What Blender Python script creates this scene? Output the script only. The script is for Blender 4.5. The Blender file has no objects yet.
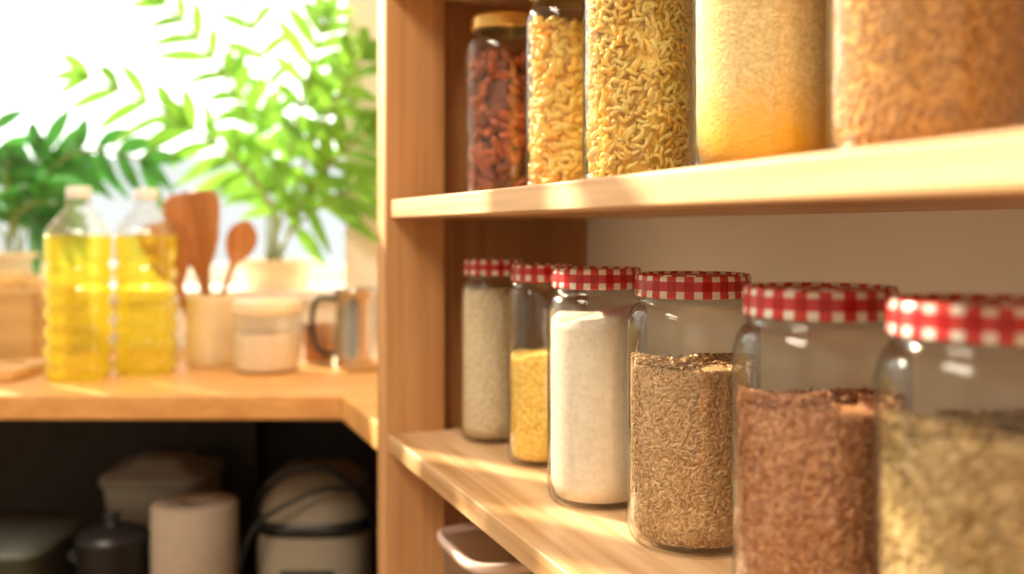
import bpy, math, random
import numpy as np
from mathutils import Vector, Matrix
random.seed(7); rng=np.random.default_rng(11)
TH=math.atan(0.387); S=math.sin(TH); Cc=math.cos(TH); CZ=1.123
scene=bpy.context.scene
def K(u,d,z):            # kitchen window-wall frame -> world
    return Vector((u*Cc+d*S, -u*S+d*Cc, CZ+z))
# ------------------------------------------------------------------ materials
def newmat(name):
    m=bpy.data.materials.new(name); m.use_nodes=True
    nt=m.node_tree; nt.nodes.clear()
    out=nt.nodes.new('ShaderNodeOutputMaterial')
    return m,nt,out
def N(nt,t,**k):
    n=nt.nodes.new(t)
    for a,b in k.items(): setattr(n,a,b)
    return n
def rgba(c): return (c[0],c[1],c[2],1)
def plain(name,col,rough=.5,metal=0,spec=.5,noise=0.08,nscale=30,bump=0,trans=0):
    m,nt,out=newmat(name)
    p=N(nt,'ShaderNodeBsdfPrincipled')
    p.inputs['Roughness'].default_value=rough; p.inputs['Metallic'].default_value=metal
    p.inputs['Specular IOR Level'].default_value=spec
    tc=N(nt,'ShaderNodeTexCoord'); nz=N(nt,'ShaderNodeTexNoise'); nz.inputs['Scale'].default_value=nscale
    nt.links.new(tc.outputs['Object'],nz.inputs['Vector'])
    r=N(nt,'ShaderNodeValToRGB')
    r.color_ramp.elements[0].color=rgba([c*(1-noise) for c in col]); r.color_ramp.elements[1].color=rgba([min(1,c*(1+noise)) for c in col])
    r.color_ramp.elements[0].position=.3; r.color_ramp.elements[1].position=.7
    nt.links.new(nz.outputs['Fac'],r.inputs['Fac']); nt.links.new(r.outputs['Color'],p.inputs['Base Color'])
    if bump:
        b=N(nt,'ShaderNodeBump'); b.inputs['Strength'].default_value=bump; b.inputs['Distance'].default_value=.002
        nt.links.new(nz.outputs['Fac'],b.inputs['Height']); nt.links.new(b.outputs['Normal'],p.inputs['Normal'])
    last=p
    if trans:
        t=N(nt,'ShaderNodeBsdfTranslucent'); nt.links.new(r.outputs['Color'],t.inputs['Color'])
        mx=N(nt,'ShaderNodeMixShader'); mx.inputs[0].default_value=trans
        nt.links.new(p.outputs[0],mx.inputs[1]); nt.links.new(t.outputs[0],mx.inputs[2]); last=mx
    nt.links.new(last.outputs[0],out.inputs['Surface'])
    return m
def wood(name,axis,c1,c2,rough=.5,scale=1.0):
    m,nt,out=newmat(name)
    tc=N(nt,'ShaderNodeTexCoord'); mp=N(nt,'ShaderNodeMapping')
    s=[70*scale]*3; s['XYZ'.index(axis)]=2.5*scale; mp.inputs['Scale'].default_value=s
    nt.links.new(tc.outputs['Object'],mp.inputs['Vector'])
    nz=N(nt,'ShaderNodeTexNoise'); nz.inputs['Scale'].default_value=1.0; nz.inputs['Detail'].default_value=6; nz.inputs['Distortion'].default_value=.5
    nt.links.new(mp.outputs[0],nz.inputs['Vector'])
    mp2=N(nt,'ShaderNodeMapping'); s2=[16*scale]*3; s2['XYZ'.index(axis)]=1.2*scale; mp2.inputs['Scale'].default_value=s2
    nt.links.new(tc.outputs['Object'],mp2.inputs['Vector'])
    n2=N(nt,'ShaderNodeTexNoise'); n2.inputs['Scale'].default_value=1; n2.inputs['Detail'].default_value=2
    nt.links.new(mp2.outputs[0],n2.inputs['Vector'])
    ad=N(nt,'ShaderNodeMath',operation='ADD'); nt.links.new(nz.outputs['Fac'],ad.inputs[0]); nt.links.new(n2.outputs['Fac'],ad.inputs[1])
    ml=N(nt,'ShaderNodeMath',operation='MULTIPLY'); ml.inputs[1].default_value=.5; nt.links.new(ad.outputs[0],ml.inputs[0])
    r=N(nt,'ShaderNodeValToRGB'); r.color_ramp.elements[0].color=rgba(c1); r.color_ramp.elements[1].color=rgba(c2)
    r.color_ramp.elements[0].position=.38; r.color_ramp.elements[1].position=.60
    nt.links.new(ml.outputs[0],r.inputs['Fac'])
    p=N(nt,'ShaderNodeBsdfPrincipled'); p.inputs['Roughness'].default_value=rough; p.inputs['Specular IOR Level'].default_value=.35
    nt.links.new(r.outputs['Color'],p.inputs['Base Color'])
    b=N(nt,'ShaderNodeBump'); b.inputs['Strength'].default_value=.25; b.inputs['Distance'].default_value=.001
    nt.links.new(nz.outputs['Fac'],b.inputs['Height']); nt.links.new(b.outputs['Normal'],p.inputs['Normal'])
    nt.links.new(p.outputs[0],out.inputs['Surface'])
    return m
def thin_glass(name,tint=(.99,.995,.99),edge=(.42,.48,.46),haze=.0,base=.06,slope=.7,power=3.0,bs=.4):
    m,nt,out=newmat(name)
    lw=N(nt,'ShaderNodeLayerWeight'); lw.inputs['Blend'].default_value=.5
    tc=N(nt,'ShaderNodeTexCoord'); nz=N(nt,'ShaderNodeTexNoise'); nz.inputs['Scale'].default_value=26
    nt.links.new(tc.outputs['Object'],nz.inputs['Vector'])
    b=N(nt,'ShaderNodeBump'); b.inputs['Strength'].default_value=bs; b.inputs['Distance'].default_value=.005
    nt.links.new(nz.outputs['Fac'],b.inputs['Height'])
    pw=N(nt,'ShaderNodeMath',operation='POWER'); pw.inputs[1].default_value=power
    nt.links.new(lw.outputs['Facing'],pw.inputs[0])
    ma=N(nt,'ShaderNodeMath',operation='MULTIPLY_ADD'); ma.inputs[1].default_value=slope; ma.inputs[2].default_value=base
    nt.links.new(pw.outputs[0],ma.inputs[0])
    r=N(nt,'ShaderNodeValToRGB'); r.color_ramp.elements[0].color=rgba(tint); r.color_ramp.elements[0].position=.7
    r.color_ramp.elements[1].color=rgba(edge); r.color_ramp.elements[1].position=.98
    nt.links.new(lw.outputs['Facing'],r.inputs['Fac'])
    t=N(nt,'ShaderNodeBsdfTransparent'); nt.links.new(r.outputs['Color'],t.inputs['Color'])
    g=N(nt,'ShaderNodeBsdfGlossy'); g.inputs['Roughness'].default_value=.03; nt.links.new(b.outputs['Normal'],g.inputs['Normal'])
    mx=N(nt,'ShaderNodeMixShader'); nt.links.new(ma.outputs[0],mx.inputs[0])
    nt.links.new(t.outputs[0],mx.inputs[1]); nt.links.new(g.outputs[0],mx.inputs[2])
    last=mx
    if haze:
        df=N(nt,'ShaderNodeBsdfTranslucent'); df.inputs['Color'].default_value=(.9,.92,.9,1)
        m2=N(nt,'ShaderNodeMixShader'); m2.inputs[0].default_value=haze
        nt.links.new(mx.outputs[0],m2.inputs[1]); nt.links.new(df.outputs[0],m2.inputs[2]); last=m2
    nt.links.new(last.outputs[0],out.inputs['Surface'])
    return m
def grainmat(name,ca,cb,rough=.45,trans=.15):
    m,nt,out=newmat(name)
    a=N(nt,'ShaderNodeAttribute',attribute_name='var')
    r=N(nt,'ShaderNodeValToRGB'); r.color_ramp.elements[0].color=rgba(ca); r.color_ramp.elements[1].color=rgba(cb)
    nt.links.new(a.outputs['Fac'],r.inputs['Fac'])
    p=N(nt,'ShaderNodeBsdfPrincipled'); p.inputs['Roughness'].default_value=rough
    nt.links.new(r.outputs['Color'],p.inputs['Base Color'])
    t=N(nt,'ShaderNodeBsdfTranslucent'); nt.links.new(r.outputs['Color'],t.inputs['Color'])
    mx=N(nt,'ShaderNodeMixShader'); mx.inputs[0].default_value=trans
    nt.links.new(p.outputs[0],mx.inputs[1]); nt.links.new(t.outputs[0],mx.inputs[2])
    nt.links.new(mx.outputs[0],out.inputs['Surface'])
    return m
def powdermat(name,ca,cb,scale=900,bump=.6,z_split=None,cc=None):
    m,nt,out=newmat(name)
    tc=N(nt,'ShaderNodeTexCoord'); v=N(nt,'ShaderNodeTexVoronoi'); v.inputs['Scale'].default_value=scale
    nt.links.new(tc.outputs['Object'],v.inputs['Vector'])
    sx=N(nt,'ShaderNodeSeparateColor'); nt.links.new(v.outputs['Color'],sx.inputs[0])
    r=N(nt,'ShaderNodeValToRGB'); r.color_ramp.elements[0].color=rgba(ca); r.color_ramp.elements[1].color=rgba(cb)
    nt.links.new(sx.outputs[0],r.inputs['Fac'])
    p=N(nt,'ShaderNodeBsdfPrincipled'); p.inputs['Roughness'].default_value=.85; p.inputs['Specular IOR Level'].default_value=.1
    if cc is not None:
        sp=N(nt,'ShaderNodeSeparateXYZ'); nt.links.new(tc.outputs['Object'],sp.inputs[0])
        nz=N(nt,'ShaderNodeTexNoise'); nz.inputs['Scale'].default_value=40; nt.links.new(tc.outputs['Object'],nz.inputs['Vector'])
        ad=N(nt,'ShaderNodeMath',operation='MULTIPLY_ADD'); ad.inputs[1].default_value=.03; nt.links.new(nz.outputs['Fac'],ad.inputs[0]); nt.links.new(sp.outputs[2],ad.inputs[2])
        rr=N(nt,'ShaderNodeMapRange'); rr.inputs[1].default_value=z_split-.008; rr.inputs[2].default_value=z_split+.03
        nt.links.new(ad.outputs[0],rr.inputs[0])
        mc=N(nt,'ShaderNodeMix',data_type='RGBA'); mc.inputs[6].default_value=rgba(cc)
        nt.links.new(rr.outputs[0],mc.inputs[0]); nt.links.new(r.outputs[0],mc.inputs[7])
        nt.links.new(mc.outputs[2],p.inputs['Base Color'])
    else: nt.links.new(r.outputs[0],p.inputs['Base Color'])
    b=N(nt,'ShaderNodeBump'); b.inputs['Strength'].default_value=bump; b.inputs['Distance'].default_value=.001
    nt.links.new(v.outputs['Distance'],b.inputs['Height']); nt.links.new(b.outputs['Normal'],p.inputs['Normal'])
    nt.links.new(p.outputs[0],out.inputs['Surface'])
    return m
def gingham(name):
    m,nt,out=newmat(name)
    uv=N(nt,'ShaderNodeUVMap'); uv.uv_map='UVMap'
    sp=N(nt,'ShaderNodeSeparateXYZ'); nt.links.new(uv.outputs[0],sp.inputs[0])
    outs=[]
    for i in (0,1):
        fr=N(nt,'ShaderNodeMath',operation='FRACT'); nt.links.new(sp.outputs[i],fr.inputs[0])
        gt=N(nt,'ShaderNodeMath',operation='GREATER_THAN'); gt.inputs[1].default_value=.46; nt.links.new(fr.outputs[0],gt.inputs[0]); outs.append(gt)
    ad=N(nt,'ShaderNodeMath',operation='ADD'); nt.links.new(outs[0].outputs[0],ad.inputs[0]); nt.links.new(outs[1].outputs[0],ad.inputs[1])
    hf=N(nt,'ShaderNodeMath',operation='MULTIPLY'); hf.inputs[1].default_value=.5; nt.links.new(ad.outputs[0],hf.inputs[0])
    r=N(nt,'ShaderNodeValToRGB'); r.color_ramp.interpolation='CONSTANT'
    e=r.color_ramp.elements; e[0].color=(.88,.84,.8,1); e[0].position=0; e[1].color=(.45,.005,.01,1); e[1].position=.75
    x=e.new(.25); x.color=(.62,.05,.05,1)
    nt.links.new(hf.outputs[0],r.inputs['Fac'])
    p=N(nt,'ShaderNodeBsdfPrincipled'); p.inputs['Roughness'].default_value=.25
    nt.links.new(r.outputs[0],p.inputs['Base Color']); nt.links.new(p.outputs[0],out.inputs['Surface'])
    return m
def oilmat(name):
    m,nt,out=newmat(name)
    t=N(nt,'ShaderNodeBsdfTransparent'); t.inputs['Color'].default_value=(1,.93,.28,1)
    tl=N(nt,'ShaderNodeBsdfTranslucent'); tl.inputs['Color'].default_value=(1,.90,.14,1)
    df=N(nt,'ShaderNodeBsdfPrincipled'); df.inputs['Base Color'].default_value=(.92,.74,.05,1); df.inputs['Roughness'].default_value=.08
    a=N(nt,'ShaderNodeMixShader'); a.inputs[0].default_value=.35; b=N(nt,'ShaderNodeMixShader')
    lw=N(nt,'ShaderNodeLayerWeight'); lw.inputs['Blend'].default_value=.4
    mr=N(nt,'ShaderNodeMapRange'); mr.inputs[3].default_value=.12; mr.inputs[4].default_value=.85
    nt.links.new(lw.outputs['Facing'],mr.inputs[0]); nt.links.new(mr.outputs[0],b.inputs[0])
    nt.links.new(tl.outputs[0],a.inputs[1]); nt.links.new(df.outputs[0],a.inputs[2])
    nt.links.new(t.outputs[0],b.inputs[1]); nt.links.new(a.outputs[0],b.inputs[2])
    nt.links.new(b.outputs[0],out.inputs['Surface'])
    return m
M={}
M['pineY']=wood('pine_y','Y',(.46,.24,.09),(.76,.51,.29))
M['pineZ']=wood('pine_z','Z',(.46,.21,.075),(.66,.36,.16))
M['panel']=wood('pine_panel','Z',(.34,.14,.05),(.48,.23,.09))
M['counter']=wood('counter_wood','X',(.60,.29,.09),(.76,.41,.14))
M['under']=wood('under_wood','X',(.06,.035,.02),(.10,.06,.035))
M['spoon']=wood('spoon_wood','Z',(.36,.13,.03),(.52,.22,.07))
M['board']=wood('board_wood','X',(.56,.32,.12),(.74,.46,.20))
M['boxw']=wood('box_wood','X',(.50,.28,.10),(.66,.42,.18))
M['wall']=plain('wall_paint',(.93,.89,.80),.8,noise=.03,nscale=6,bump=.05)
M['wallw']=plain('window_wall_paint',(.86,.83,.74),.8,noise=.03,nscale=6)
M['floor']=wood('floor_wood','X',(.30,.18,.10),(.42,.27,.16))
M['frame']=plain('window_frame_paint',(.88,.87,.84),.4,noise=.02)
M['glass']=thin_glass('jar_glass')
M['glass_in']=thin_glass('jar_glass_inner',base=.025,slope=.35,bs=.8,edge=(.72,.77,.75))
M['pet']=thin_glass('clear_pet',haze=.10,base=.07)
M['ging']=gingham('gingham_lid')
M['gold']=plain('gold_lid',(.95,.66,.22),.3,metal=.85,noise=.05)
M['oil']=oilmat('oil')
M['white']=plain('white_plastic',(.85,.85,.82),.4,noise=.02)
M['tubw']=plain('grey_white_plastic',(.42,.40,.36),.4,noise=.02)
M['cream']=plain('cream_ceramic',(.86,.72,.48),.35,noise=.05)
M['beige']=plain('beige_enamel',(.34,.29,.22),.4,noise=.04)
M['steel']=plain('steel',(.52,.49,.45),.16,metal=1,noise=.15,nscale=14,bump=.3)
M['black']=plain('black_plastic',(.015,.015,.017),.35,noise=.1)
M['shade_dark']=plain('painted_shade',(.03,.022,.018),.7,noise=.2)  # near-black colour stands in for the shade under the counter
M['leaf']=plain('palm_leaf',(.20,.44,.05),.4,noise=.4,nscale=12,trans=.5)
M['leafd']=plain('dark_leaf',(.06,.24,.04),.35,noise=.35,nscale=12,trans=.35)
M['stem']=plain('stem',(.25,.30,.08),.6,noise=.2)
M['soil']=plain('soil',(.06,.04,.025),.9,noise=.4,nscale=80,bump=1)
M['paper']=plain('paper_towel',(.42,.33,.25),.9,noise=.05,nscale=120,bump=.5)
M['garden']=plain('garden_wall_render',(.36,.41,.48),.9,noise=.08,nscale=2)
M['ground']=plain('paving',(.40,.40,.38),.9,noise=.1,nscale=3)
M['rim']=plain('pale_rim',(.80,.62,.55),.4,noise=.05)
M['streak_slats']=plain('streak_slat_fabric',(.80,.74,.62),.9,noise=.03,trans=.15)  # for the added slats that shape the sun streaks
M['bread']=plain('bread_crust',(.62,.36,.12),.8,noise=.3,nscale=40,bump=.6)
M['tub']=thin_glass('tub_plastic',tint=(.9,.9,.9),edge=(.7,.7,.7),haze=.5)
# ------------------------------------------------------------------ mesh helpers
def mkobj(name,verts,faces,mat,parent=None,loc=(0,0,0),smooth=False,uvs=None,var=None):
    me=bpy.data.meshes.new(name)
    me.from_pydata(verts if isinstance(verts,list) else verts.tolist(),[],faces if isinstance(faces,list) else faces.tolist())
    if uvs is not None:
        ul=me.uv_layers.new(name='UVMap'); ul.data.foreach_set('uv',np.array(uvs,dtype=np.float32).ravel())
    if var is not None:
        a=me.attributes.new('var','FLOAT','POINT'); a.data.foreach_set('value',np.array(var,dtype=np.float32))
    me.update()
    if smooth: me.polygons.foreach_set('use_smooth',[True]*len(me.polygons))
    if mat: me.materials.append(mat)
    o=bpy.data.objects.new(name,me); scene.collection.objects.link(o)
    o.location=loc
    if parent: o.parent=parent
    return o
def empty(name,loc,rz=0):
    e=bpy.data.objects.new(name,None); e.empty_display_size=.05; e.location=loc; e.rotation_euler=(0,0,rz)
    scene.collection.objects.link(e); return e
def lathe(name,prof,mat,parent=None,loc=(0,0,0),seg=64,sq=0,uvs=False,check=.01):
    v=[];f=[];uv=[];n=len(prof)
    for (r,z) in prof:
        for j in range(seg):
            a=2*math.pi*j/seg; k=1
            if sq:
                c,s=abs(math.cos(a)),abs(math.sin(a)); k=(c**sq+s**sq)**(-1/sq)
            v.append((r*k*math.cos(a),r*k*math.sin(a),z))
    R=max(p[0] for p in prof); nst=round(2*math.pi*R/check)
    for i in range(n-1):
        flat=abs(prof[i+1][1]-prof[i][1])<abs(prof[i+1][0]-prof[i][0])
        for j in range(seg):
            j2=(j+1)%seg
            q=(i*seg+j,i*seg+j2,(i+1)*seg+j2,(i+1)*seg+j); f.append(q)
            if uvs:
                if flat:
                    for t in q: uv.append((v[t][0]/check+50,v[t][1]/check+50))
                else:
                    uv+= [(j/seg*nst,prof[i][1]/check),((j+1)/seg*nst,prof[i][1]/check),((j+1)/seg*nst,prof[i+1][1]/check),(j/seg*nst,prof[i+1][1]/check)]
    return mkobj(name,v,f,mat,parent,loc,True,uv if uvs else None)
def box(name,x0,x1,y0,y1,z0,z1,mat,parent=None,bev=.002,loc=(0,0,0)):
    v=[(x,y,z) for z in (z0,z1) for y in (y0,y1) for x in (x0,x1)]
    f=[(0,2,3,1),(4,5,7,6),(0,1,5,4),(2,6,7,3),(0,4,6,2),(1,3,7,5)]
    o=mkobj(name,v,f,mat,parent,loc)
    if bev:
        b=o.modifiers.new('bevel','BEVEL'); b.width=bev; b.segments=3
    return o
def prism(name,pts,z0,z1,mat,parent=None,bev=.002):
    n=len(pts); v=[(p[0],p[1],z0) for p in pts]+[(p[0],p[1],z1) for p in pts]
    f=[tuple(reversed(range(n))),tuple(range(n,2*n))]+[(i,(i+1)%n,n+(i+1)%n,n+i) for i in range(n)]
    o=mkobj(name,v,f,mat,parent)
    if bev:
        b=o.modifiers.new('bevel','BEVEL'); b.width=bev; b.segments=2
    return o
def tube(name,pts,rad,mat,parent=None,cyclic=False):
    cu=bpy.data.curves.new(name,'CURVE'); cu.dimensions='3D'; cu.bevel_depth=rad; cu.bevel_resolution=4
    sp=cu.splines.new('NURBS'); sp.points.add(len(pts)-1)
    for p,q in zip(sp.points,pts): p.co=(q[0],q[1],q[2],1)
    sp.use_endpoint_u=True; sp.order_u=3; sp.use_cyclic_u=cyclic; cu.use_fill_caps=True
    cu.materials.append(mat)
    o=bpy.data.objects.new(name,cu); scene.collection.objects.link(o)
    if parent:o.parent=parent
    return o
# piece templates ------------------------------------------------------------
def t_ell(a,b,c,seg=6,rings=3,wr=0):
    v=[(a,0,0)]
    for i in range(1,rings+1):
        p=math.pi*i/(rings+1)
        for j in range(seg):
            t=2*math.pi*j/seg; k=1+wr*(random.random()-.5)
            v.append((a*math.cos(p),b*k*math.sin(p)*math.cos(t),c*k*math.sin(p)*math.sin(t)))
    v.append((-a,0,0))
    f=[(0,1+j,1+(j+1)%seg) for j in range(seg)]
    for i in range(rings-1):
        for j in range(seg):
            b0=1+i*seg; b1=b0+seg
            f.append((b0+j,b1+j,b1+(j+1)%seg,b0+(j+1)%seg))
    L=len(v)-1; b0=1+(rings-1)*seg
    f+=[(L,b0+(j+1)%seg,b0+j) for j in range(seg)]
    return np.array(v),f
def sweep(path,sect):
    v=[];f=[];m=None
    for i,(p,n,b) in enumerate(path):
        s=sect(i); m=len(s)
        for (x,y) in s: v.append(tuple(np.array(p)+x*np.array(n)+y*np.array(b)))
    for i in range(len(path)-1):
        for j in range(m): f.append((i*m+j,(i+1)*m+j,(i+1)*m+(j+1)%m,i*m+(j+1)%m))
    f.append(tuple(range(m))); f.append(tuple((len(path)-1)*m+j for j in reversed(range(m))))
    f=[tuple(reversed(q)) for q in f]
    return np.array(v),f
def t_mac(R=.0066,r=.0030,arc=2.6):
    path=[]
    for i in range(9):
        a=-arc/2+arc*i/8
        path.append(((R*math.sin(a),R*math.cos(a)-R*.8,0),(math.sin(a),math.cos(a),0),(0,0,1)))
    return sweep(path,lambda i:[(r*math.cos(2*math.pi*k/8),r*math.sin(2*math.pi*k/8)) for k in range(8)])
def t_helix(L=.031,R=.0025,r=.0016,turns=2.9,bend=.003):
    n=34; path=[]
    for i in range(n):
        s=i/(n-1); t=2*math.pi*turns*s
        c=np.array((-L/2+L*s, R*math.cos(t)+bend*math.sin(math.pi*s), R*math.sin(t)))
        k=2*math.pi*turns*R/L
        tg=np.array((1,-k*math.sin(t),k*math.cos(t))); tg/=np.linalg.norm(tg)
        nn=np.array((0,math.cos(t),math.sin(t))); bb=np.cross(tg,nn)
        path.append((c,nn,bb))
    return sweep(path,lambda i:[(r*math.cos(2*math.pi*q/5),r*math.sin(2*math.pi*q/5)) for q in range(5)])
def scatter(name,tmpl,n_side,n_top,Rf,z0,z1,mat,parent,inset,jit=.35,layers=1,lump=.004,svar=.2,smooth=True):
    tv,tf=tmpl; vs=[];fs=[];var=[];off=0
    nt=n_side+n_top
    for i in range(nt):
        if i<n_side:
            a=random.random()*2*math.pi; z=z0+inset*.5+(z1-z0-inset*.5)*random.random()
            rr=Rf(z)-inset-(random.random()*inset*2.2*(layers-1))
            n=Vector((math.cos(a),math.sin(a),0)); pos=Vector((rr*n.x,rr*n.y,z))
            e1=Vector((-math.sin(a),math.cos(a),0)); e2=Vector((0,0,1))
        else:
            a=random.random()*2*math.pi; rr=math.sqrt(random.random())*(Rf(z1)-inset)
            z=z1+lump*(math.sin(a*2+rr*60)+random.random()-.5)
            n=Vector((0,0,1)); pos=Vector((rr*math.cos(a),rr*math.sin(a),z)); e1=Vector((1,0,0)); e2=Vector((0,1,0))
        t=random.random()*2*math.pi
        l=e1*math.cos(t)+e2*math.sin(t)+n*random.uniform(-jit,jit); l.normalize()
        w=n.cross(l); w.normalize(); nn=l.cross(w)
        ro=random.uniform(-1,1)*jit*3
        w2=w*math.cos(ro)+nn*math.sin(ro); n2=l.cross(w2)
        R=np.array([l,w2,n2]); s=1+random.uniform(-svar,svar)
        p=(tv*s)@R+np.array(pos)
        vs.append(p); 
        fs+= [tuple(q+off for q in f) for f in tf]; off+=len(tv)
        var+= [random.random()]*len(tv)
    V=np.concatenate(vs)
    rad=np.hypot(V[:,0],V[:,1]); zc=np.clip(V[:,2],z0,None); V[:,2]=zc
    lim=np.array([Rf(z) for z in zc]); k=np.minimum(1,lim/np.maximum(rad,1e-6)); V[:,0]*=k; V[:,1]*=k
    return mkobj(name,V,fs,mat,parent,smooth=smooth,var=var)
# ------------------------------------------------------------------ jars
def jar(name,X,Y,zb,r,H,lid='ging',lr=None,lidh=.0165):
    e=empty(name,(X,Y,zb))
    if lr is None: lr=r*.9
    nr=lr*.91; hs=H-lidh-.0055; sh_=.024
    shoulder=[(nr+.0015+(r-nr-.0015)*math.cos(t*math.pi/2)**.9 if t<1 else nr+.0015, hs-sh_+sh_*math.sin(t*math.pi/2)) for t in (0,.15,.3,.45,.6,.75,.88,1)]
    prof=[(0.0001,.0035),(r*.55,.003),(r*.72,.0015),(r*.80,0.0004),(r*.90,.0015),(r*.965,.005),(r*.992,.011),(r,.02)]+shoulder+[(nr,hs+.0012),(nr,H-lidh+.001),(nr*1.0,H-.004)]
    t_=.0024
    inner=[(nr-t_,H-.004),(nr-t_,hs-.001)]+[(max(a-t_,nr-t_),b-.002) for a,b in reversed(shoulder)]+[(r-t_,.02),(r*.965-t_,.009),(r*.88,.0055),(r*.7,.0052),(.0001,.0052)]
    lathe('glass',prof,M['glass'],e)
    lathe('glass_inner',inner,M['glass_in'],e)
    lathe('bead',[(nr+.0002,hs+.001),(nr+.0022,hs+.002),(nr+.0022,hs+.0036),(nr+.0002,hs+.005)],M['glass'],e)
    z=H-lidh; t=H
    lathe('lid',[(lr*.93,z+.0005),(lr*.985,z),(lr*1.012,z+.0012),(lr*1.005,z+.003),(lr,z+.004),(lr,t-.0035),(lr*.985,t-.001),(lr*.96,t),(lr*.90,t-.0003),(lr*.87,t-.0018),(.0001,t-.0018)],
          M['ging'] if lid=='ging' else M['gold'],e,uvs=True,check=.0125)
    def Rf(z):
        ri=r-.0030
        if z<.02: return ri*(.86+.14*math.sin(min(1,max(0,(z-.004)/.016))*math.pi/2))
        if z>hs-sh_: 
            k=min(1,(z-(hs-sh_))/sh_); return nr-.0025+(ri-nr+.0025)*math.sqrt(max(0,1-k*k))*.98
        return ri
    return e,Rf
def fill(name,e,Rf,z0,z1,mat,shrink=0,lump=.002,seg=48):
    n=14
    v=[];f=[]
    zs=[z0+(z1-z0)*(i/n) for i in range(n+1)]
    def lz(a,k): return lump*k*(math.sin(3*a+1)*.4+math.sin(7*a)*.2+.7*math.cos(a))
    rows=[(0.0001,z0,0)]+[(Rf(z)-shrink,z,1 if i==n else 0) for i,z in enumerate(zs)]+[((Rf(z1)-shrink)*k,z1+.4*lump*(1-k),k) for k in (.85,.6,.3,.0001)]
    for i,(r,z,k) in enumerate(rows):
        for j in range(seg):
            a=2*math.pi*j/seg
            v.append((r*math.cos(a),r*math.sin(a),z+lz(a,k)))
    for i in range(len(rows)-1):
        for j in range(seg):
            f.append((i*seg+j,i*seg+(j+1)%seg,(i+1)*seg+(j+1)%seg,(i+1)*seg+j))
    return mkobj(name,v,f,mat,e,smooth=True)
ZL=CZ-.223; ZU=CZ+.0325
HJ=.192
# lower row
e,R=jar('oat_flour_jar',.367,1.003,ZL,.036,HJ,lr=.032)
fill('oat_flour',e,R,.006,.162,powdermat('oat_flour',(.56,.43,.27),(.80,.68,.48),500))
e,R=jar('cornmeal_jar',.374,.887,ZL,.033,HJ-.002,lr=.0295)
fill('cornmeal',e,R,.006,.106,powdermat('cornmeal',(.74,.40,.05),(1,.74,.20),520,.8),lump=.004)
e,R=jar('flour_jar',.3635,.745,ZL,.041,HJ,lr=.0368)
fill('flour',e,R,.006,.153,powdermat('flour',(.74,.65,.55),(.82,.74,.64),260,.25),lump=.006)
e,R=jar('brown_rice_jar',.3815,.625,ZL,.0475,HJ,lr=.0412)
gm=grainmat('brown_rice',(.56,.31,.13),(.94,.70,.40),trans=.3)
fill('brown_rice_core',e,R,.006,.126,powdermat('brown_rice_core',(.54,.32,.14),(.72,.48,.26),400),shrink=.001)
scatter('brown_rice',t_ell(.0029,.0010,.0009),7000,1700,R,.006,.127,gm,e,.0009,jit=.15)
e,R=jar('red_rice_jar',.360,.456,ZL,.0478,HJ,lr=.0418)
gm=grainmat('red_rice',(.44,.13,.04),(.92,.52,.28),trans=.3)
fill('red_rice_core',e,R,.006,.126,powdermat('red_rice_core',(.48,.18,.07),(.70,.37,.19),400),shrink=.001)
scatter('red_rice',t_ell(.0028,.0010,.0009),6200,1600,R,.006,.127,gm,e,.0009,jit=.15)
e,R=jar('rolled_oats_jar',.3605,.343,ZL,.0472,HJ,lr=.0411)
gm=grainmat('rolled_oats',(.46,.29,.10),(.80,.58,.28),trans=.3)
fill('oats_core',e,R,.006,.132,powdermat('oats_core',(.46,.32,.14),(.64,.48,.25),200),shrink=.001)
scatter('rolled_oats',t_ell(.0042,.0030,.0008,8,3),2400,500,R,.006,.133,gm,e,.0014)
# upper row
HU=.188
e,R=jar('dried_fruit_jar',.370,.973,ZU,.0437,HU,lid='gold',lr=.036,lidh=.015)
gm=grainmat('dried_fruit',(.14,.02,.008),(.68,.16,.04),.3,.25)
fill('fruit_core',e,R,.006,.142,plain('fruit_core',(.16,.04,.017)),shrink=.014)
scatter('dried_fruit',t_ell(.0125,.0062,.0045,9,6,.5),310,60,R,.006,.144,gm,e,.006,layers=2,jit=.5)
e,R=jar('macaroni_jar',.37,.819,ZU,.038,HU,lid='gold',lr=.033,lidh=.015)
gm=grainmat('macaroni',(1,.66,.12),(1,.84,.30),.35,.45)
fill('macaroni_core',e,R,.006,.145,plain('macaroni_core',(1,.60,.12)),shrink=.009)
scatter('macaroni',t_mac(),600,80,R,.006,.147,gm,e,.0045,layers=1.6,jit=.4)
e,R=jar('fusilli_jar',.37,.6846,ZU,.0435,HU,lid='gold',lr=.038,lidh=.015)
gm=grainmat('fusilli',(1,.72,.15),(1,.90,.40),.4,.45)
fill('fusilli_core',e,R,.006,.150,plain('fusilli_core',(1,.68,.16)),shrink=.008)
scatter('fusilli',t_helix(),640,90,R,.006,.155,gm,e,.0042,layers=1.6,jit=.25)
e,R=jar('couscous_jar',.37,.5237,ZU,.0435,HU,lid='gold',lr=.038,lidh=.015)
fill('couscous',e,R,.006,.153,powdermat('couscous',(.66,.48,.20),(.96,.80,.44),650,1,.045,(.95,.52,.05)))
e,R=jar('millet_jar',.376,.3926,ZU,.049,HU,lid='gold',lr=.042,lidh=.015)
gm=grainmat('millet',(.46,.20,.04),(.78,.43,.14),trans=.3)
fill('millet_core',e,R,.006,.15,powdermat('millet_core',(.5,.23,.06),(.7,.38,.12),400),shrink=.001)
scatter('millet',t_ell(.0016,.0015,.0014),5200,600,R,.006,.15,gm,e,.0014)
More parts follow.
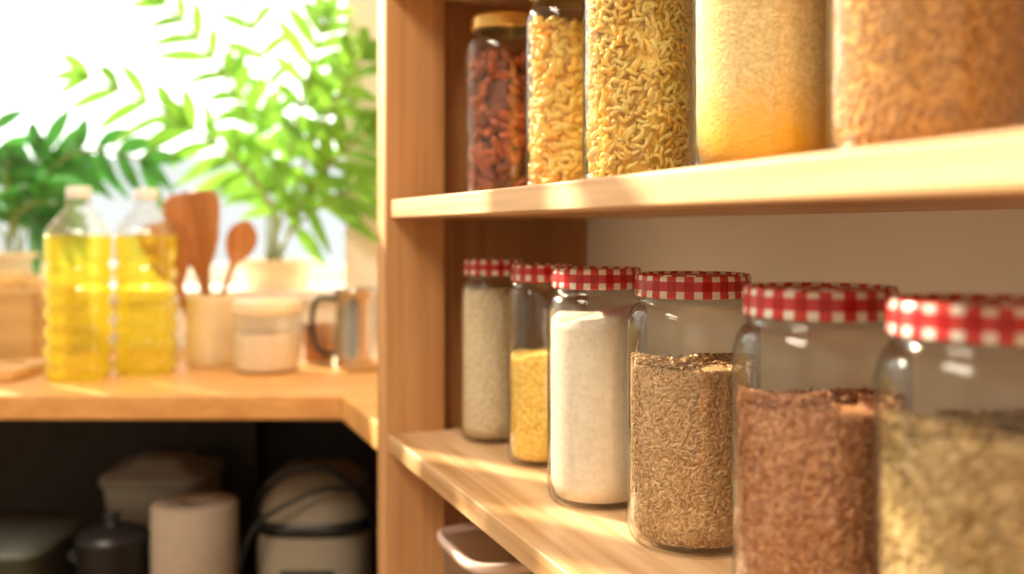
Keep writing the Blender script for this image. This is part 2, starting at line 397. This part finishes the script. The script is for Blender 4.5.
# ------------------------------------------------------------------ shelf unit
sh=empty('pantry_shelf_unit',(0,0,0))
XF=.2655; XB=.517; YP=1.07; Y0=-.75
box('far_stile',XF,.334,YP,1.108,.0,2.2,M['pineZ'],sh)
box('far_panel',.334,XB,YP+.016,1.104,.0,2.2,M['panel'],sh,0)
box('near_stile',XF,.334,Y0-.038,Y0,.0,2.2,M['pineZ'],sh)
box('near_panel',.334,XB,Y0-.03,Y0-.016,.0,2.2,M['panel'],sh,0)
for i,zt in enumerate((CZ-.43,ZL,ZU,CZ+.275,CZ+.62,.25)):
    box('shelf_board_%d'%i,.271 if zt!=ZL else .268,XB,Y0,YP,zt-.0195,zt,M['pineY'],sh,.0018)
    box('cleat_%d'%i,.345,.505,YP,YP+.0155,zt-.0195,zt-.0005,M['panel'],sh,0)
# ------------------------------------------------------------------ room
def kbox(name,u0,u1,d0,d1,z0,z1,mat,parent=None,bev=0):
    o=box(name,u0,u1,d0,d1,z0,z1,mat,None,bev)
    o.location=(0,0,CZ); o.rotation_euler=(0,0,-TH)
    if parent: o.parent=parent
    return o
box('wall_right',XB,XB+.1,-2.2,2.3,0,2.6,M['wall'],None,0)
WU0,WU1,WZ0,WZ1=-2.8,-.317,-.114,1.40
def merged(name,boxes,mat):
    v=[];f=[]
    for (x0,x1,y0,y1,z0,z1) in boxes:
        o=len(v); v+=[(x,y,z) for z in (z0,z1) for y in (y0,y1) for x in (x0,x1)]
        f+=[tuple(i+o for i in q) for q in [(0,2,3,1),(4,5,7,6),(0,1,5,4),(2,6,7,3),(0,4,6,2),(1,3,7,5)]]
    ob=mkobj(name,v,f,mat); ob.location=(0,0,CZ); ob.rotation_euler=(0,0,-TH); return ob
kbox('wall_window_left',-3.6,WU0,1.9,2.2,-CZ,1.477,M['wallw'])
kbox('wall_window_right',WU1,-.18,1.9,2.2,-CZ,1.477,M['wallw'])
kbox('wall_window_below',WU0,WU1,1.9,2.2,-CZ,WZ0-.02,M['wallw'])
kbox('wall_window_above',WU0,WU1,1.9,2.2,WZ1,1.477,M['wallw'])
kbox('trim_1',WU0,WU1,1.88,2.2,WZ0-.02,WZ0,M['frame'])
merged('window_1',[(WU0,WU0+.04,2.14,2.18,WZ0,WZ1),(WU1-.04,WU1,2.14,2.18,WZ0,WZ1),(WU0+.04,WU1-.04,2.14,2.18,WZ0,WZ0+.04),(WU0+.04,WU1-.04,2.14,2.18,WZ1-.04,WZ1)],M['frame'])
# unseen part-height slats added at window left to cut sun into streaks
def streak_slats(u0,u1,top):
    bl=[(u0-.02,u1+.02,2.085,2.125,top,top+.025)]
    u=u0
    while u<u1:
        bl.append((u,u+.102,2.10,2.102,WZ0+.01,top)); u+=.145
    merged('added_streak_slats',bl,M['streak_slats'])
streak_slats(-1.60,-1.30,.64); streak_slats(-2.62,-1.68,1.05)
FL=[(-2.9,-2.2),(.62,-2.2),(.62,2.0),(-2.9,3.2)]
prism('floor',FL,-.05,0,M['floor'],None,0)
prism('ceiling',FL,2.6,2.65,M['wallw'],None,0)
box('wall_left',-3.0,-2.9,-2.2,3.2,0,2.6,M['wallw'],None,0)
box('wall_rear',-3.0,.62,-2.3,-2.2,0,2.6,M['wallw'],None,0)
kbox('garden_wall',-6,2,3.9,4.0,-CZ,.29,M['garden'])
kbox('garden_ground',-8,3,2.2,9,-CZ-.06,-CZ-.01,M['ground'])
# ------------------------------------------------------------------ counter
def kk(u,d): 
    p=K(u,d,0); return (p.x,p.y)
Yc=(1.35-.272*S)/Cc
prism('corner_worktop',[kk(-2.2,1.35),(.272,Yc),(.272,1.109),(.516,1.109),(.516,1.83),kk(-2.2,1.878)],ZL-.034,ZL,M['counter'],None,.003)
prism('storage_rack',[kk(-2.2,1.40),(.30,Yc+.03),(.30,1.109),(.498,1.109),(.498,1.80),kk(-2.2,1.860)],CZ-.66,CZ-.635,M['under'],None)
kbox('shade_backboard',-2.2,-.21,1.87,1.88,-CZ,-.26,M['shade_dark'])  # dark sheet painting the shade behind the under-counter space
box('shade_side_panel',.50,.514,1.112,1.80,0,ZL-.036,M['shade_dark'],None,0)  # same painted shade on the right side below the worktop
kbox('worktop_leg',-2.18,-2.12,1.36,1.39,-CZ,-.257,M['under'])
kbox('worktop_inner_leg',-.50,-.46,1.80,1.84,-.635,-.257,M['shade_dark'])  # inner worktop leg standing on the rack, in the painted shade colour
# ------------------------------------------------------------------ oil bottles
def bottle(u,d,h=.288,r=.0435):
    e=empty('oil_bottle',K(u,d,-.223),-TH)
    body=[(.0001,.004),(r*.6,.003),(r*.85,0),(r*.97,.006),(r,.014)]
    z=.02
    while z<.165:
        body+=[(r,z),(r*.90,z+.006),(r*.90,z+.011),(r,z+.017),(r,z+.022)]; z+=.0285
    body+=[(r,.188),(r*1.0,.205),(r*.97,.216),(r*.87,.228),(r*.68,.240),(r*.48,.251),(r*.36,.258),(r*.34,.263),(r*.42,.265),(r*.42,.268),(r*.33,.269),(r*.33,.274)]
    lathe('bottle',body,M['pet'],e,sq=3.2)
    oil=[(a*.965,b+.001) for a,b in body if b<.21]; oil=[(.0001,.004)]+oil[1:]+[(r*.96,.215),(.0001,.215)]
    lathe('oil',oil,M['oil'],e,sq=3.2)
    lathe('cap',[(r*.39,.270),(r*.41,.272),(r*.41,.286),(r*.36,.288),(.0001,.288)],M['white'],e)
bottle(-.650,1.50); bottle(-.572,1.565)
# ------------------------------------------------------------------ utensil crock
e=empty('utensil_crock',K(-.500,1.66,-.223),-TH)
lathe('crock',[(.0001,0),(.036,0),(.038,.003),(.040,.03),(.0405,.108),(.042,.113),(.0405,.116),(.038,.114),(.036,.02),(.0001,.01)],M['cream'],e)
def utensil(name,parent,base,top,secs,roll=0,concave=None,mat=None):
    b=Vector(base); t=Vector(top); L=(t-b).length
    zc=(t-b).normalized(); xc=Vector((math.cos(roll),math.sin(roll),0)); yc=zc.cross(xc).normalized(); xc=yc.cross(zc)
    v=[];f=[];seg=20
    for i,(s,w,th) in enumerate(secs):
        for j in range(seg):
            a=2*math.pi*j/seg; y=th*math.sin(a)
            if concave and s>concave and y<0: y=-y*.2
            v.append(tuple(b+xc*(w*math.cos(a))+yc*y+zc*(s*L)))
    for i in range(len(secs)-1):
        for j in range(seg): f.append((i*seg+j,i*seg+(j+1)%seg,(i+1)*seg+(j+1)%seg,(i+1)*seg+j))
    f.append(tuple(reversed(range(seg)))); f.append(tuple((len(secs)-1)*seg+j for j in range(seg)))
    mkobj(name,v,f,mat or M['spoon'],parent,smooth=True)
spat=[(0,.004,.004),(.45,.006,.005),(.52,.009,.004),(.60,.022,.003),(.70,.032,.003),(.9,.038,.0025),(.97,.034,.002),(1,.022,.001)]
spoon=[(0,.004,.004),(.62,.005,.005),(.68,.007,.005),(.73,.016,.008),(.79,.023,.010),(.86,.026,.011),(.93,.022,.009),(.98,.011,.005),(1,.003,.002)]
utensil('spatula_1',e,(.010,.0,.02),(-.050,.01,.285),spat,.2)
utensil('spatula_2',e,(-.005,.012,.02),(-.012,-.005,.290),spat,-.5)
utensil('spatula_3',e,(-.01,-.018,.02),(-.085,-.012,.235),spat,.4)
utensil('wooden_spoon',e,(-.012,-.005,.02),(.062,.0,.238),spoon,.15,.72)
# ------------------------------------------------------------------ beige canister, glass, pitcher
e=empty('storage_canister',K(-.389,1.585,-.223),-TH)
lathe('body',[(.0001,0),(.045,0),(.050,.004),(.053,.02),(.053,.085),(.050,.092)],M['pet'],e)
fill('sugar',e,lambda z:.050,.004,.06,powdermat('sugar',(.75,.6,.42),(.85,.7,.52),300))
lathe('lid',[(.048,.090),(.054,.091),(.055,.096),(.055,.108),(.052,.113),(.0001,.114)],M['cream'],e)
e=empty('drinking_glass',K(-.322,1.66,-.223),-TH)
lathe('glass',[(.0001,.004),(.022,.003),(.025,0),(.0265,.004),(.030,.115),(.0305,.12),(.029,.12)],M['glass'],e)
lathe('tea',[(.0001,.007),(.0245,.007),(.0275,.07),(.0001,.07)],plain('tea',(.45,.2,.08),.2),e)
e=empty('steel_pitcher',K(-.245,1.60,-.223),-TH)
lathe('body',[(.0001,.0),(.036,0),(.040,.003),(.041,.01),(.040,.03),(.0375,.08),(.037,.11),(.040,.126),(.0415,.129),(.039,.128),(.0355,.11),(.036,.06),(.038,.01),(.0001,.006)],M['steel'],e)
tube('handle',[(-.038,-.004,.112),(-.055,-.01,.118),(-.070,-.012,.108),(-.073,-.013,.075),(-.068,-.012,.04),(-.054,-.008,.024),(-.038,-.004,.026)],.0042,M['black'],e)
# ------------------------------------------------------------------ wooden bread box with loaves, chopping board
e=empty('wooden_bread_box',K(-.88,1.70,-.223),-TH)
box('base',-.16,.10,-.07,.10,.0,.012,M['boxw'],e)
box('front',-.16,.10,-.075,-.063,.010,.125,M['boxw'],e,.003)
box('back',-.16,.10,.093,.105,.010,.125,M['boxw'],e,.003)
box('side_1',.089,.101,-.063,.093,.010,.125,M['boxw'],e,.003); box('side_2',-.161,-.149,-.063,.093,.010,.125,M['boxw'],e,.003)
tube('rope_handle',[(-.07,-.078,.085),(-.065,-.092,.06),(-.03,-.096,.05),(.005,-.092,.06),(.01,-.078,.085)],.004,M['cream'],e)
for k,(x,y) in enumerate(((-.09,.01),(.02,.02))):
    tv,tf=t_ell(.06,.05,.035,20,11)
    mkobj('bread_roll_%d'%k,[(a+x,b+y,c+.118) for a,b,c in tv.tolist()],tf,M['bread'],e,smooth=True)
e=empty('chopping_board',K(-.86,1.52,-.223),-TH)
box('board',-.20,.13,-.06,.065,0,.02,M['board'],e,.006)
tube('groove',[(-.18,-.045,.02),(.115,-.045,.02),(.115,.05,.02),(-.18,.05,.02)],.002,M['spoon'],e,True)
# ------------------------------------------------------------------ plants
def leafblade(V,F,p,dirv,side,L,W,droop):
    n=7; o=len(V); up=dirv.cross(side).normalized()
    for i in range(n):
        t=i/(n-1); w=W*math.sin(math.pi*min(1,(t*.92+.04)))**.8*(1-.3*t)
        c=p+dirv*(L*t)+Vector((0,0,-droop*L*t*t))
        V.append(tuple(c-side*w+up*w*.25)); V.append(tuple(c)); V.append(tuple(c+side*w+up*w*.25))
    for i in range(n-1):
        a=o+i*3
        F.append((a,a+1,a+4,a+3)); F.append((a+1,a+2,a+5,a+4))
def frond(V,F,e,base,ctrl,tip,nl,LL,W,t0=.3,droop=.35,smat=None):
    b,c,t=Vector(base),Vector(ctrl),Vector(tip)
    def P(s): return b*(1-s)**2+c*2*s*(1-s)+t*s*s
    def D(s): return ((c-b)*(1-s)+(t-c)*s).normalized()
    tube('stalk',[P(i/8) for i in range(9)],.003,M['stem'],e)
    for i in range(nl):
        s=t0+(1-t0)*i/(nl-1); d=D(s); yv=Vector((random.uniform(-.35,.35),1,random.uniform(-.3,.3)))
        sd=d.cross(yv).normalized()
        for sg in (-1,1):
            a=.95-.4*(i/nl)
            dv=(sd*sg*a+d*(.55+.4*i/nl)+Vector((0,random.uniform(-.3,.3),0))).normalized()
            side=dv.cross(Vector((random.uniform(-.3,.3),1,random.uniform(-.4,.4)))).normalized()
            l=LL*(.6+.6*math.sin(math.pi*(.15+.75*i/nl)))*random.uniform(.8,1.2)
            leafblade(V,F,P(s),dv,side,l,W*random.uniform(.8,1.15),droop*random.uniform(.4,1.2))
    leafblade(V,F,t,D(1),D(1).cross(Vector((0,1,0))).normalized(),LL*.9,W,droop)
def pot(e,r,h,mat):
    lathe('pot',[(.0001,0),(r*.72,0),(r*.75,.004),(r*.95,h*.85),(r*1.02,h*.87),(r*1.02,h),(r*.93,h),(r*.9,h*.85)],mat,e)
    lathe('soil',[(r*.91,h*.86),(.0001,h*.9)],M['soil'],e)
def pl(e_u,e_d,x,y,d=2.0):
    return ((x-512)*d/1000-e_u, d-e_d, (230-y)*d/1000-WZ0)
pu,pd=-.47,1.99
e=empty('potted_palm',K(pu,pd,WZ0),-TH)
pot(e,.085,.055,M['cream'])
V=[];F=[]
specs=[((285,150),(90,78),1.93,9),((280,110),(165,5),1.97,9),((285,100),(235,-25),2.0,7),((300,90),(325,20),1.85,8),((310,130),(362,60),1.78,7),
       ((300,190),(190,128),1.9,6),((305,170),(366,135),1.78,7),((300,200),(240,75),2.02,7),((300,180),(325,95),1.9,6),((305,205),(352,190),1.80,5)]
for (c,t,dd,n) in specs:
    frond(V,F,e,(random.uniform(-.02,.02),random.uniform(-.02,.02),.05),pl(pu,pd,c[0],c[1],dd),pl(pu,pd,t[0],t[1],dd),n,.088,.0150,.36)
mkobj('foliage',V,F,M['leaf'],e,smooth=True)
pu,pd=-1.0,2.0
e=empty('potted_fern',K(pu,pd,WZ0),-TH)
pot(e,.09,.07,M['cream'])
V=[];F=[]
for (c,t,dd,n) in [((40,115),(140,160),1.93,7),((20,150),(55,150),2.0,6),((10,190),(55,205),1.98,6),((0,120),(-40,60),2.0,7),((10,180),(50,225),1.98,5),((-20,190),(-90,160),2.0,6),((0,180),(10,160),1.96,6)]:
    frond(V,F,e,(random.uniform(-.02,.02),random.uniform(-.02,.02),.06),pl(pu,pd,c[0],c[1]),pl(pu,pd,t[0],t[1],dd),n,.09,.017,.3,.4)
mkobj('foliage',V,F,M['leafd'],e,smooth=True)
# ------------------------------------------------------------------ under the counter
ZS=-.635
e=empty('paper_towel_roll',K((195-512)*1.5/1000,1.5,ZS),-TH)
lathe('roll',[(.018,0),(.060,0),(.063,.003),(.063,.225),(.060,.228),(.022,.228),(.020,.226),(.018,0)],M['paper'],e)
e=empty('rice_cooker',K((318-512)*1.60/1000,1.60,ZS),-TH)
lathe('body',[(.0001,0),(.075,0),(.082,.008),(.088,.05),(.090,.14),(.088,.17)],M['beige'],e,sq=3)
lathe('rim',[(.088,.168),(.092,.172),(.092,.186),(.088,.19)],M['black'],e,sq=3)
lathe('lid',[(.088,.188),(.086,.215),(.072,.243),(.05,.258),(.0001,.262)],M['beige'],e,sq=2.6)
tube('handle',[(-.094,-.03,.17),(-.085,-.06,.235),(0,-.07,.285),(.085,-.06,.235),(.094,-.03,.17)],.006,M['black'],e)
tube('power_cord',[(-.10,-.10,.12),(-.085,-.11,.19),(-.03,-.11,.225),(.03,-.10,.25),(.08,-.09,.24),(.09,-.08,.27)],.0035,M['black'],e)
box('control_panel',-.04,.04,-.095,-.084,.05,.12,M['black'],e,.003)
e=empty('storage_tub',K((165-512)*1.72/1000,1.72,ZS),-TH)
lathe('stack_base',[(.0001,0),(.075,0),(.083,.01),(.087,.14)],M['black'],e,sq=5)
lathe('body',[(.0001,.141),(.074,.141),(.078,.145),(.084,.205),(.084,.21)],M['tubw'],e,sq=5)
lathe('lid',[(.082,.21),(.090,.211),(.091,.222),(.086,.228),(.05,.235),(.045,.247),(.0001,.249)],plain('grey_lid',(.32,.31,.28)),e,sq=5)
e=empty('cooking_pot',K((112-512)*1.49/1000,1.49,ZS),-TH)
lathe('pot',[(.0001,0),(.044,0),(.048,.006),(.050,.175),(.052,.178),(.048,.178),(.046,.01),(.0001,.008)],M['black'],e)
lathe('lid',[(.051,.179),(.048,.186),(.03,.195),(.01,.197),(.008,.205),(.014,.212),(.0001,.214)],M['black'],e)
tube('handle',[(-.048,0,.14),(-.060,0,.145),(-.064,0,.15),(-.060,0,.155),(-.048,0,.158)],.004,M['black'],e)
e=empty('plastic_crate',K((0-512)*1.56/1000,1.56,ZS),-TH)
lathe('crate',[(.0001,0),(.085,0),(.09,.006),(.098,.15),(.104,.152),(.104,.16),(.096,.16),(.088,.01),(.0001,.008)],plain('grey_green',(.14,.16,.14)),e,sq=6)
lathe('lid',[(.104,.161),(.1,.168),(.06,.172),(.0001,.172)],plain('grey_green2',(.10,.115,.10)),e,sq=6)
e=empty('food_container',(.375,.955,CZ-.43))
lathe('tub',[(.0001,.002),(.055,0),(.060,.004),(.068,.105)],M['tub'],e,sq=5)
lathe('rim',[(.067,.104),(.072,.104),(.073,.112),(.068,.114),(.066,.106)],M['rim'],e,sq=5)
fill('lentils',e,lambda z:.056,.005,.06,powdermat('lentils',(.6,.4,.3),(.8,.6,.5),300))
# ------------------------------------------------------------------ light
w=bpy.data.worlds.new('sky'); scene.world=w; w.use_nodes=True
bg=w.node_tree.nodes['Background']; bg.inputs[0].default_value=(.98,.97,.94,1); bg.inputs[1].default_value=3.2
sd=bpy.data.lights.new('sun','SUN'); sd.energy=14; sd.color=(1,.84,.58); sd.angle=math.radians(.5)
so=bpy.data.objects.new('sun',sd); scene.collection.objects.link(so)
so.rotation_euler=Vector((.42,-.72,-.36)).to_track_quat('-Z','Y').to_euler(); so.location=(-2,3,3)
# added warm fill: unseen panel with an area light just below
e=empty('fill_light',(-1.0,.1,2.6))
box('fill_panel',-.5,.5,-.5,.5,-.05,0,M['frame'],e,.004)
al=bpy.data.lights.new('fill_area_light','AREA'); al.shape='SQUARE'; al.size=.95; al.energy=56; al.color=(1,.88,.70)
ao=bpy.data.objects.new('fill_area_light',al); scene.collection.objects.link(ao); ao.parent=e; ao.location=(0,0,-.055)
# ------------------------------------------------------------------ camera
cam=bpy.data.cameras.new('camera'); co=bpy.data.objects.new('camera',cam); scene.collection.objects.link(co)
co.location=(0,0,CZ); co.rotation_euler=(math.pi/2,0,-TH)
cam.sensor_width=36; cam.lens=35.16; cam.shift_y=-57/1024; cam.clip_start=.02
cam.dof.use_dof=True; cam.dof.focus_distance=.72; cam.dof.aperture_fstop=3.2
scene.camera=co
scene.view_settings.view_transform='Standard'
